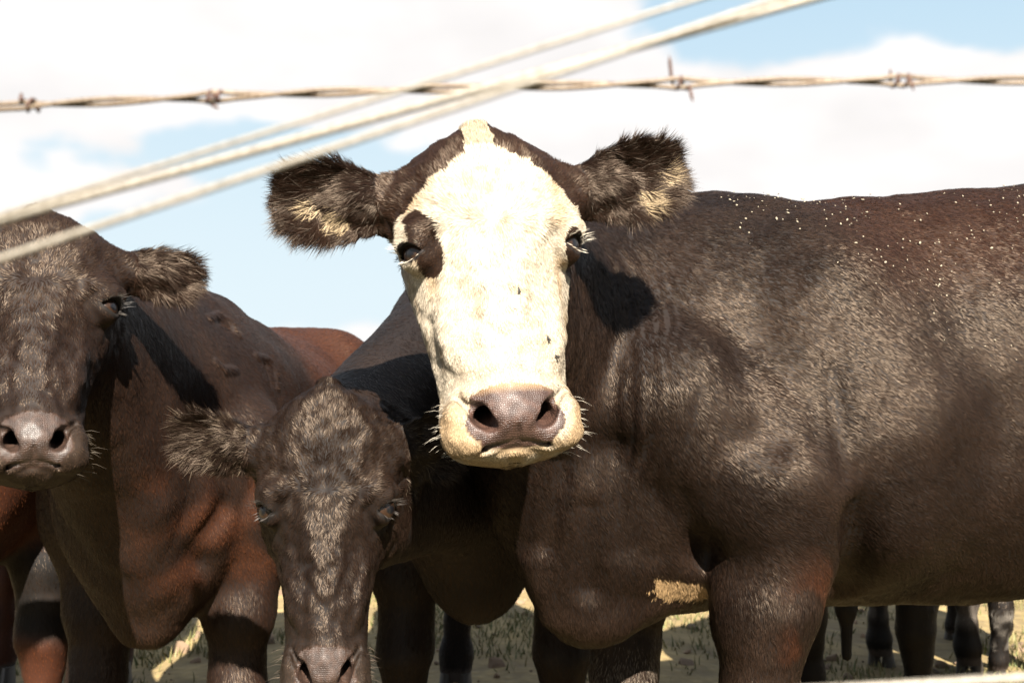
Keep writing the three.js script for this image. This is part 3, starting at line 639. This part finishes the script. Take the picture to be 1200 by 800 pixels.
// the cow with its head down
buildCow('low', {
  name: 'black_cow', label: 'black woolly faced cow lowering its head beside the white faced cow', seed: 303, fine: true, cell: 0.0145, headCell: 0.0045, hair: 560000, most: 190000, woolly: 0.725,
  at: [-0.06, 0, -2.86], heading: [-0.06, 0, 1], scale: 0.96,
  head: { at: at(382, 596, 1.89).toArray(), yaw: 0.12, pitch: -0.06, roll: 0.0, scale: 0.975, wide: 0.81, slim: 0.16 },
  ears: [makeEar(-1, [-1, 0.16, -0.15], [0.1, -0.25, 1], 0.185, 0.042), makeEar(1, [1, 0.15, -0.35], [0, -0.3, 1])],
  lash: [0.03, 0.024, 0.02], whisker: [0.07, 0.05, 0.035],
  thin: (px, py, head) => head ? 1 : 0.45,
  paint(g, q) { dark(g, q, 0.06); if (q.head) { mix3(g.col, 0.032, 0.021, 0.014, 0.35 * sstep(-0.18, -0.25, q.b)); if (q.ear && q.rnd() < 0.08) set3(g.col, 0.05, 0.037, 0.025); } darkNose(g, q); },
});
const redPaint = (k) => function (g, q) { dark(g, q, k * sstep(-0.5, 0.3, noise3(q.x * 4, q.y * 4, q.z * 4))); darkNose(g, q); };
const far = { cell: 0.016, headCell: 0.009, hair: 250000, most: 16000, fine: true };
buildCow('red', {
  ...far, name: 'brown_cow', label: 'reddish brown cow standing behind the scarred black cow', seed: 404, hair: 300000, most: 30000, cell: 0.014,
  at: [-1.295, 0, -2.98], heading: [0.16, 0, 0.98], scale: 0.97, head: { at: [-1.62, 1.12, -2.2], yaw: -0.3, pitch: -0.5, roll: 0 }, paint: redPaint(1.1),
});
buildCow('farF', {
  ...far, name: 'young_cow', label: 'young black cow with a pale grey foreleg behind the white faced cow', seed: 505,
  at: [1.36, 0, -4.15], heading: [0.465, 0, -0.885], scale: 0.78, head: { at: [1.62, 0.95, -4.85], yaw: 2.7, pitch: -0.5, roll: 0, scale: 0.8 },
  paint(g, q) { dark(g, q, 0); if (q.t < 0.3 && q.yy < 0.42 && q.yy > 0.2) mix3(g.col, 0.07, 0.058, 0.048, sstep(-0.3, 0.3, noiseB(q.x * 20, q.y * 12, q.z * 20)) * sstep(0.42, 0.36, q.yy) * sstep(0.2, 0.26, q.yy)); darkNose(g, q); },
});
buildCow('farG', {
  ...far, name: 'calf', label: 'small black calf with a white sock standing behind the white faced cow', category: 'calf', seed: 606,
  at: [1.76, 0, -4.66], heading: [0.1, 0, -1], scale: 0.5, head: { at: [1.85, 0.66, -5.12], yaw: 3.0, pitch: -0.4, roll: 0, scale: 0.62 },
  paint(g, q) { dark(g, q, 0); if (q.t > 0.6 && q.s > 0 && q.yy < 0.45 && q.yy > 0.2) mix3(g.col, 0.10, 0.088, 0.075, sstep(-0.3, 0.3, noiseB(q.x * 20, q.y * 12, q.z * 20))); darkNose(g, q); },
});
// ------------------------------------------------------------------ ground
{
  const N = 1024, d = new Uint8Array(N * N * 4);
  for (let y = 0; y < N; y++) for (let x = 0; x < N; x++) {
    const u = x / N * 6.2832, v = y / N * 6.2832, cu = Math.cos(u), su = Math.sin(u), cv = Math.cos(v), sv = Math.sin(v);
    const n = fbm(cu * 1.6 + cv * 0.9, su * 1.6 + 4, sv * 1.6, 6), m = fbm(cu * 9 + cv * 7, su * 9, sv * 9, 3, noiseB), k = clamp(0.5 + 0.55 * n + 0.35 * m, 0, 1);
    const i = (y * N + x) * 4; d[i] = 255 * lerp(0.33, 0.55, k); d[i + 1] = 255 * lerp(0.275, 0.475, k); d[i + 2] = 255 * lerp(0.17, 0.31, k); d[i + 3] = 255;
  }
  const t = new THREE.DataTexture(d, N, N); t.colorSpace = THREE.SRGBColorSpace; t.wrapS = t.wrapT = THREE.RepeatWrapping; t.magFilter = THREE.LinearFilter; t.needsUpdate = true; t.repeat.set(180, 180);
  const b = t.clone(); b.colorSpace = THREE.NoColorSpace; b.needsUpdate = true;
  const g = new THREE.PlaneGeometry(700, 700, 1, 1).rotateX(-Math.PI / 2);
  tag(put('ground', g, new THREE.MeshStandardMaterial({ map: t, bumpMap: b, bumpScale: 0.03, roughness: 0.95 })), 'trampled pale dirt ground under the cattle', 'ground', null, 'structure');
  // the grassy strip on the near side of the fence
  const h = new THREE.PlaneGeometry(60, 14, 120, 28).rotateX(-Math.PI / 2), c = [], p = h.attributes.position;
  for (let i = 0; i < p.count; i++) { const x = p.getX(i), z = p.getZ(i), k = sstep(-0.5, 0.5, fbm(x * 1.3, 5, z * 1.3, 4)); p.setY(i, 0.004 + 0.012 * k); c.push(lerp(0.030, 0.060, k), lerp(0.034, 0.062, k), lerp(0.012, 0.026, k)); }
  h.setAttribute('color', new THREE.Float32BufferAttribute(c, 3)); h.computeVertexNormals();
  const verge = put('grass_verge', h, new THREE.MeshStandardMaterial({ vertexColors: true, bumpMap: b, bumpScale: 0.02, roughness: 0.95 })); verge.position.set(0, 0, 5.2);
  tag(verge, 'green brown grass verge on the near side of the fence', 'grass verge', null, 'structure');
}

// grass, straw and clods
{
  const r = rng(71), blade = new THREE.BufferGeometry();
  blade.setAttribute('position', new THREE.Float32BufferAttribute([-0.5, 0, 0, 0.5, 0, 0, -0.35, 0.55, 0.10, 0.35, 0.55, 0.10, 0, 1, 0.38], 3)); blade.setIndex([0, 1, 2, 1, 3, 2, 2, 3, 4]); blade.computeVertexNormals();
  const N = 70000, m = new THREE.InstancedMesh(blade, new THREE.MeshStandardMaterial({ roughness: 0.7, side: THREE.DoubleSide }), N), M = new THREE.Matrix4(), q = new THREE.Quaternion(), c = new THREE.Color(); let k = 0;
  while (k < N) {
    const D = 2.4 + 13 * r() ** 1.6, x = (r() - 0.5) * 1.15 * D, patch = noise3(x * 0.9, 3, D * 0.9) + 0.6 * noiseB(x * 3.1, 1, D * 3.1) + 0.35 * sstep(5, 9, D);
    if (patch < -0.35 + 0.7 * r()) { if (r() < 0.985) continue; }
    q.setFromEuler(new THREE.Euler((r() - 0.5) * 0.9, r() * 6.28, (r() - 0.5) * 0.9));
    M.compose(V(x, -0.004, -D), q, V(0.004 + 0.004 * r(), 0.018 + 0.035 * r(), 0.035)); m.setMatrixAt(k, M);
    const y = r(); c.setRGB(lerp(0.055, 0.17, y), lerp(0.075, 0.135, y), lerp(0.016, 0.055, y)); m.setColorAt(k, c); k++;
  }
  m.name = 'grass'; m.castShadow = m.receiveShadow = true; scene.add(m); tag(m, 'thin patches of short green and straw coloured grass', 'grass', null, 'stuff');
  const clod = new THREE.IcosahedronGeometry(1, 1), p = clod.attributes.position;
  for (let i = 0; i < p.count; i++) { const f = 1 + 0.28 * noiseB(p.getX(i) * 1.3, p.getY(i) * 1.3, p.getZ(i) * 1.3); p.setXYZ(i, p.getX(i) * f, p.getY(i) * f * 0.6, p.getZ(i) * f); }
  clod.computeVertexNormals();
  const L = new THREE.InstancedMesh(clod, new THREE.MeshStandardMaterial({ roughness: 1 }), 2600);
  for (let i = 0; i < 2600; i++) {
    const D = 1.2 + 11 * r() ** 1.3, x = (r() - 0.5) * 1.2 * D, w = 0.003 + 0.018 * r() ** 3;
    q.setFromEuler(new THREE.Euler(r(), r() * 6, r())); M.compose(V(x, w * 0.2, -D), q, V(w * (1 + r()), w, w * (1 + r()))); L.setMatrixAt(i, M);
    const v = 0.6 + 0.7 * r(); c.setRGB(0.15 * v, 0.10 * v, 0.062 * v); L.setColorAt(i, c);
  }
  L.name = 'dirt_clods'; L.castShadow = L.receiveShadow = true; scene.add(L); tag(L, 'loose clods of dry dirt strewn over the ground', 'dirt', null, 'stuff');
}
// ------------------------------------------------------------------ fence
class Path extends THREE.Curve { constructor(f) { super(); this.f = f; } getPoint(t, o = V(0, 0, 0)) { const p = this.f(t); return o.set(p[0], p[1], p[2]); } }
const wood = (() => {
  const W = 256, H = 1024, d = new Uint8Array(W * H * 4);
  for (let y = 0; y < H; y++) for (let x = 0; x < W; x++) { const a = x / W * 6.2832, k = clamp(0.5 + 0.6 * fbm(Math.cos(a) * 6, Math.sin(a) * 6, y / H * 2.5, 5), 0, 1), i = (y * W + x) * 4; d[i] = 255 * lerp(0.30, 0.56, k); d[i + 1] = 255 * lerp(0.25, 0.49, k); d[i + 2] = 255 * lerp(0.20, 0.41, k); d[i + 3] = 255; }
  const t = new THREE.DataTexture(d, W, H); t.colorSpace = THREE.SRGBColorSpace; t.wrapS = THREE.RepeatWrapping; t.magFilter = THREE.LinearFilter; t.needsUpdate = true;
  return new THREE.MeshStandardMaterial({ map: t, bumpMap: t, bumpScale: 0.006, roughness: 0.9 });
})();
for (const [x, label] of [[-1.5, 'weathered round fence post holding the low ends of the brace wires'], [1.5, 'weathered round fence post holding the high ends of the brace wires']]) {
  const root = new THREE.Group(); root.name = numbered('fence_post'); root.position.set(x, 0, -0.74); scene.add(root); tag(root, label, 'fence post', 'fence posts');
  const pts = [[0.072, -0.15], [0.071, 0.5], [0.068, 1.2], [0.066, 1.66], [0.055, 1.685], [0.0, 1.69]].map(([a, b]) => new THREE.Vector2(a, b));
  put('post', new THREE.LatheGeometry(pts, 28), wood, root);
}
const rusty = (() => { const N = 256, d = new Uint8Array(N * N * 4); for (let y = 0; y < N; y++) for (let x = 0; x < N; x++) { const k = sstep(-0.15, 0.45, fbm(x / 9, y / 40, 2, 4)), i = (y * N + x) * 4; d[i] = 255 * lerp(0.42, 0.27, k); d[i + 1] = 255 * lerp(0.37, 0.20, k); d[i + 2] = 255 * lerp(0.31, 0.14, k); d[i + 3] = 255; } const t = new THREE.DataTexture(d, N, N); t.colorSpace = THREE.SRGBColorSpace; t.wrapS = t.wrapT = THREE.RepeatWrapping; t.magFilter = THREE.LinearFilter; t.repeat.set(30, 1); t.needsUpdate = true; return t; })();
const strandMat = new THREE.MeshStandardMaterial({ map: rusty, metalness: 0.25, roughness: 0.55 }), barbMat = std(0.065, 0.032, 0.022, 0.75, { metalness: 0.2 });
const dull = (() => { const N = 256, d = new Uint8Array(N * N * 4); for (let y = 0; y < N; y++) for (let x = 0; x < N; x++) { const k = sstep(-0.3, 0.5, fbm(x / 7, y / 30, 9, 4)), i = (y * N + x) * 4; d[i] = 255 * lerp(0.50, 0.36, k); d[i + 1] = 255 * lerp(0.475, 0.33, k); d[i + 2] = 255 * lerp(0.435, 0.285, k); d[i + 3] = 255; } const t = new THREE.DataTexture(d, N, N); t.colorSpace = THREE.SRGBColorSpace; t.wrapS = t.wrapT = THREE.RepeatWrapping; t.magFilter = THREE.LinearFilter; t.repeat.set(24, 1); t.needsUpdate = true; return t; })();
const whiteWire = new THREE.MeshStandardMaterial({ map: dull, roughness: 0.5, metalness: 0.1 });
{
  const root = new THREE.Group(); root.name = 'barbed_wire'; scene.add(root); tag(root, 'rusty two strand barbed wire stretched level across the sky', 'barbed wire');
  const a = at(0, 125, 0.74), b = at(480, 105, 0.74), c = at(1200, 94, 0.74);
  const yAt = (x) => { const L = (x - b.x) * (x - c.x) / ((a.x - b.x) * (a.x - c.x)), M = (x - a.x) * (x - c.x) / ((b.x - a.x) * (b.x - c.x)), N = (x - a.x) * (x - b.x) / ((c.x - a.x) * (c.x - b.x)); return a.y * L + b.y * M + c.y * N; };
  const clampX = (x) => clamp(x, -0.5, 0.5), yLine = (x) => { const k = clampX(x), s = (yAt(k + 0.001) - yAt(k - 0.001)) / 0.002; return yAt(k) + s * 0.6 * (x - k); };
  const barbs = [[35, 0], [250, 1], [797, 3], [1056, 4]].map(([px]) => at(px, 100, 0.74).x);
  for (let i = 1; i < 5; i++) { barbs.push(barbs[0] - 0.132 * i, barbs[3] + 0.132 * i); }
  const gap = (x) => { let g = 0; for (const q of barbs) g = Math.max(g, Math.exp(-(((x - q) / 0.009) ** 2))); return g; };
  for (const s of [0, 1]) {
    const f = (t) => { const x = lerp(-1.5, 1.5, t), ph = x * 46 + s * Math.PI, r = 0.00165 + 0.0011 * gap(x); return [x, yLine(x) + r * Math.sin(ph), -0.74 + r * Math.cos(ph)]; };
    put('strand', new THREE.TubeGeometry(new Path(f), 1500, 0.00150, 7), strandMat, root);
  }
  const r = rng(8);
  barbs.forEach((x, i) => {
    const y = yLine(x), turns = 1.6, ph0 = r() * 6, ends = [];
    const len = 0.0075, coil = (t) => {
      const total = turns * 6.2832, th = ph0 + t * total;
      return [x + (t - 0.5) * 0.010, y + 0.0036 * Math.sin(th), -0.74 + 0.0036 * Math.cos(th)];
    };
    const pts = []; for (let k = 0; k <= 30; k++) pts.push(V(...coil(k / 30)));
    const out = (p, th, sg) => { const d = V(sg * 0.25, Math.cos(th), -Math.sin(th)).normalize(); if (i === 2 || i === 3) d.set(sg * 0.12, sg < 0 ? 1 : -0.6, 0.15).normalize(); if (i === 1) d.set(sg * -0.7, sg < 0 ? -0.45 : -0.6, 0.3).normalize(); return p.clone().addScaledVector(d, i === 2 && sg < 0 ? 0.010 : len); };
    const A = out(pts[0], ph0, -1), B = out(pts[30], ph0 + turns * 6.2832, 1);
    const line = new THREE.CatmullRomCurve3([A, ...pts, B], false, 'centripetal'), g = [new THREE.TubeGeometry(line, 120, 0.00105, 6)];
    for (const [tip, from] of [[A, pts[0]], [B, pts[30]]]) { const d = tip.clone().sub(from).normalize(), k = new THREE.ConeGeometry(0.00105, 0.004, 6).translate(0, 0.002, 0); k.applyQuaternion(new THREE.Quaternion().setFromUnitVectors(V(0, 1, 0), d)); k.translate(tip.x, tip.y, tip.z); g.push(k); }
    put('barb', mergeGeometries(g.map((e) => e.toNonIndexed())), barbMat, root);
  });
}
function smoothWire(label, p, q, radius, reach = 1.5) {
  const d = q.clone().sub(p), f = (t) => { const x = lerp(-reach, reach, t), k = (x - p.x) / d.x; return [x, p.y + d.y * k - 0.001 * Math.sin(Math.PI * t), p.z + d.z * k]; };
  return tag(put('smooth_wire', new THREE.TubeGeometry(new Path(f), 300, radius, 10), whiteWire), label, 'wire', 'smooth fence wires');
}
smoothWire('upper thin pale wire of the slanting pair crossing the barbed wire', at(0, 249, 0.50), at(800, 1, 0.50), 0.0012);
smoothWire('thick pale wire of the slanting pair crossing the barbed wire', at(0, 255, 0.54), at(940, -1, 0.54), 0.0021);
smoothWire('lone pale wire slanting below the pair and over the brown nosed cow', at(0, 300, 0.48), at(760, 47, 0.48), 0.0015);
smoothWire('low pale wire below the belly of the white faced cow', at(1000, 803, 0.52), at(1200, 791, 0.52), 0.0019);
// ------------------------------------------------------------------ small things on the white-faced cow
function touch(cow, px, py) {
  const o = camera.position, d = at(px, py, 1).sub(o).normalize(), p = o.clone(); let t = 1.2;
  for (let i = 0; i < 300; i++) { p.copy(o).addScaledVector(d, t); const f = cow.field(p.x, p.y, p.z); if (f < 0.0003) break; t += f * 0.5; }
  const e = 0.003, F = cow.field, n = V(F(p.x + e, p.y, p.z) - F(p.x - e, p.y, p.z), F(p.x, p.y + e, p.z) - F(p.x, p.y - e, p.z), F(p.x, p.y, p.z + e) - F(p.x, p.y, p.z - e)).normalize();
  return { p, n };
}
{
  const cow = cattle.main, { pos, normal, index } = cow.surf, r = rng(55), g = [], base = new THREE.IcosahedronGeometry(1, 0), q = new THREE.Quaternion(), M = new THREE.Matrix4(), cand = [];
  for (let i = 0; i < pos.length; i += 3) {
    const x = pos[i], y = pos[i + 1], z = pos[i + 2], dx = x - cow.O.x, dz = z - cow.O.z, t = -(dx * cow.h.x + dz * cow.h.z), s = dx * cow.side.x + dz * cow.side.z;
    if (s < 0.02 || t < -0.06 || t > 1.0) continue;
    const lowest = 1.18 - 0.36 * sstep(0, 0.6, t), side = normal[i] * cow.side.x + normal[i + 2] * cow.side.z; if (y < lowest || side < 0.12) continue;
    const w = sstep(-0.25, 0.6, noise3(x * 9, y * 9, z * 9)) * sstep(lowest - 0.10, lowest + 0.16, y) * lerp(1, 0.6, sstep(0.4, 0.8, t));
    if (w > 0) cand.push([i, w]);
  }
  const total = cand.reduce((a, c) => a + c[1], 0); let owed = 0; const per = 420 / total;
  for (const [i, w] of cand) {
    owed += w * per * 2 * r(); if (owed < 1) continue; owed -= 1;
    const n = V(normal[i], normal[i + 1], normal[i + 2]), k = 0.0008 + 0.0015 * r() ** 1.6;
    q.setFromUnitVectors(V(0, 1, 0), n).multiply(new THREE.Quaternion().setFromEuler(new THREE.Euler(r() - 0.5, r() * 6, r() - 0.5))); M.compose(V(pos[i] + (r() - 0.5) * 0.008, pos[i + 1] + (r() - 0.5) * 0.008, pos[i + 2]).addScaledVector(n, 0.0025), q, V(k * (0.8 + 1.1 * r()), k * 0.6, k)); g.push(base.clone().applyMatrix4(M));
  }
  tag(put('seed_specks', mergeGeometries(g), std(0.19, 0.16, 0.115, 0.8)), 'pale dry seed specks scattered over the back of the white faced cow', 'seeds', null, 'stuff');
  const flyMat = std(0.012, 0.012, 0.014, 0.35), wingMat = new THREE.MeshPhysicalMaterial({ color: 0x3a3630, roughness: 0.4, transmission: 0.4, side: THREE.DoubleSide });
  for (const [px, py, turn, label] of [[607, 340, 0.1, 'small fly on the bridge of the white nose'], [641, 397, 0.4, 'small fly on the white nose above the nostril'], [651, 417, 1.0, 'small fly on the white nose close to the wet muzzle']]) {
    const { p, n } = touch(cow, px, py), root = new THREE.Group(); root.name = numbered('fly'); root.position.copy(p).addScaledVector(n, 0.003); scene.add(root); tag(root, label, 'fly', 'flies on the white face');
    root.quaternion.setFromUnitVectors(V(0, 0, 1), n).multiply(new THREE.Quaternion().setFromEuler(new THREE.Euler(0, 0, turn)));
    const b = mergeGeometries([new THREE.SphereGeometry(0.0014, 10, 8).scale(1, 1.7, 0.9), new THREE.SphereGeometry(0.0011, 10, 8).translate(0, 0.0028, 0), new THREE.SphereGeometry(0.0012, 10, 8).scale(1, 1.6, 0.8).translate(0, -0.0026, 0)]); put('fly_body', b, flyMat, root);
    for (const s of [-1, 1]) put('wing', new THREE.CircleGeometry(0.0015, 12).scale(0.6, 1.6, 1).rotateZ(s * 0.35).translate(s * 0.0011, -0.0026, 0.0010), wingMat, root);
  }
}

renderer.render(scene, camera);
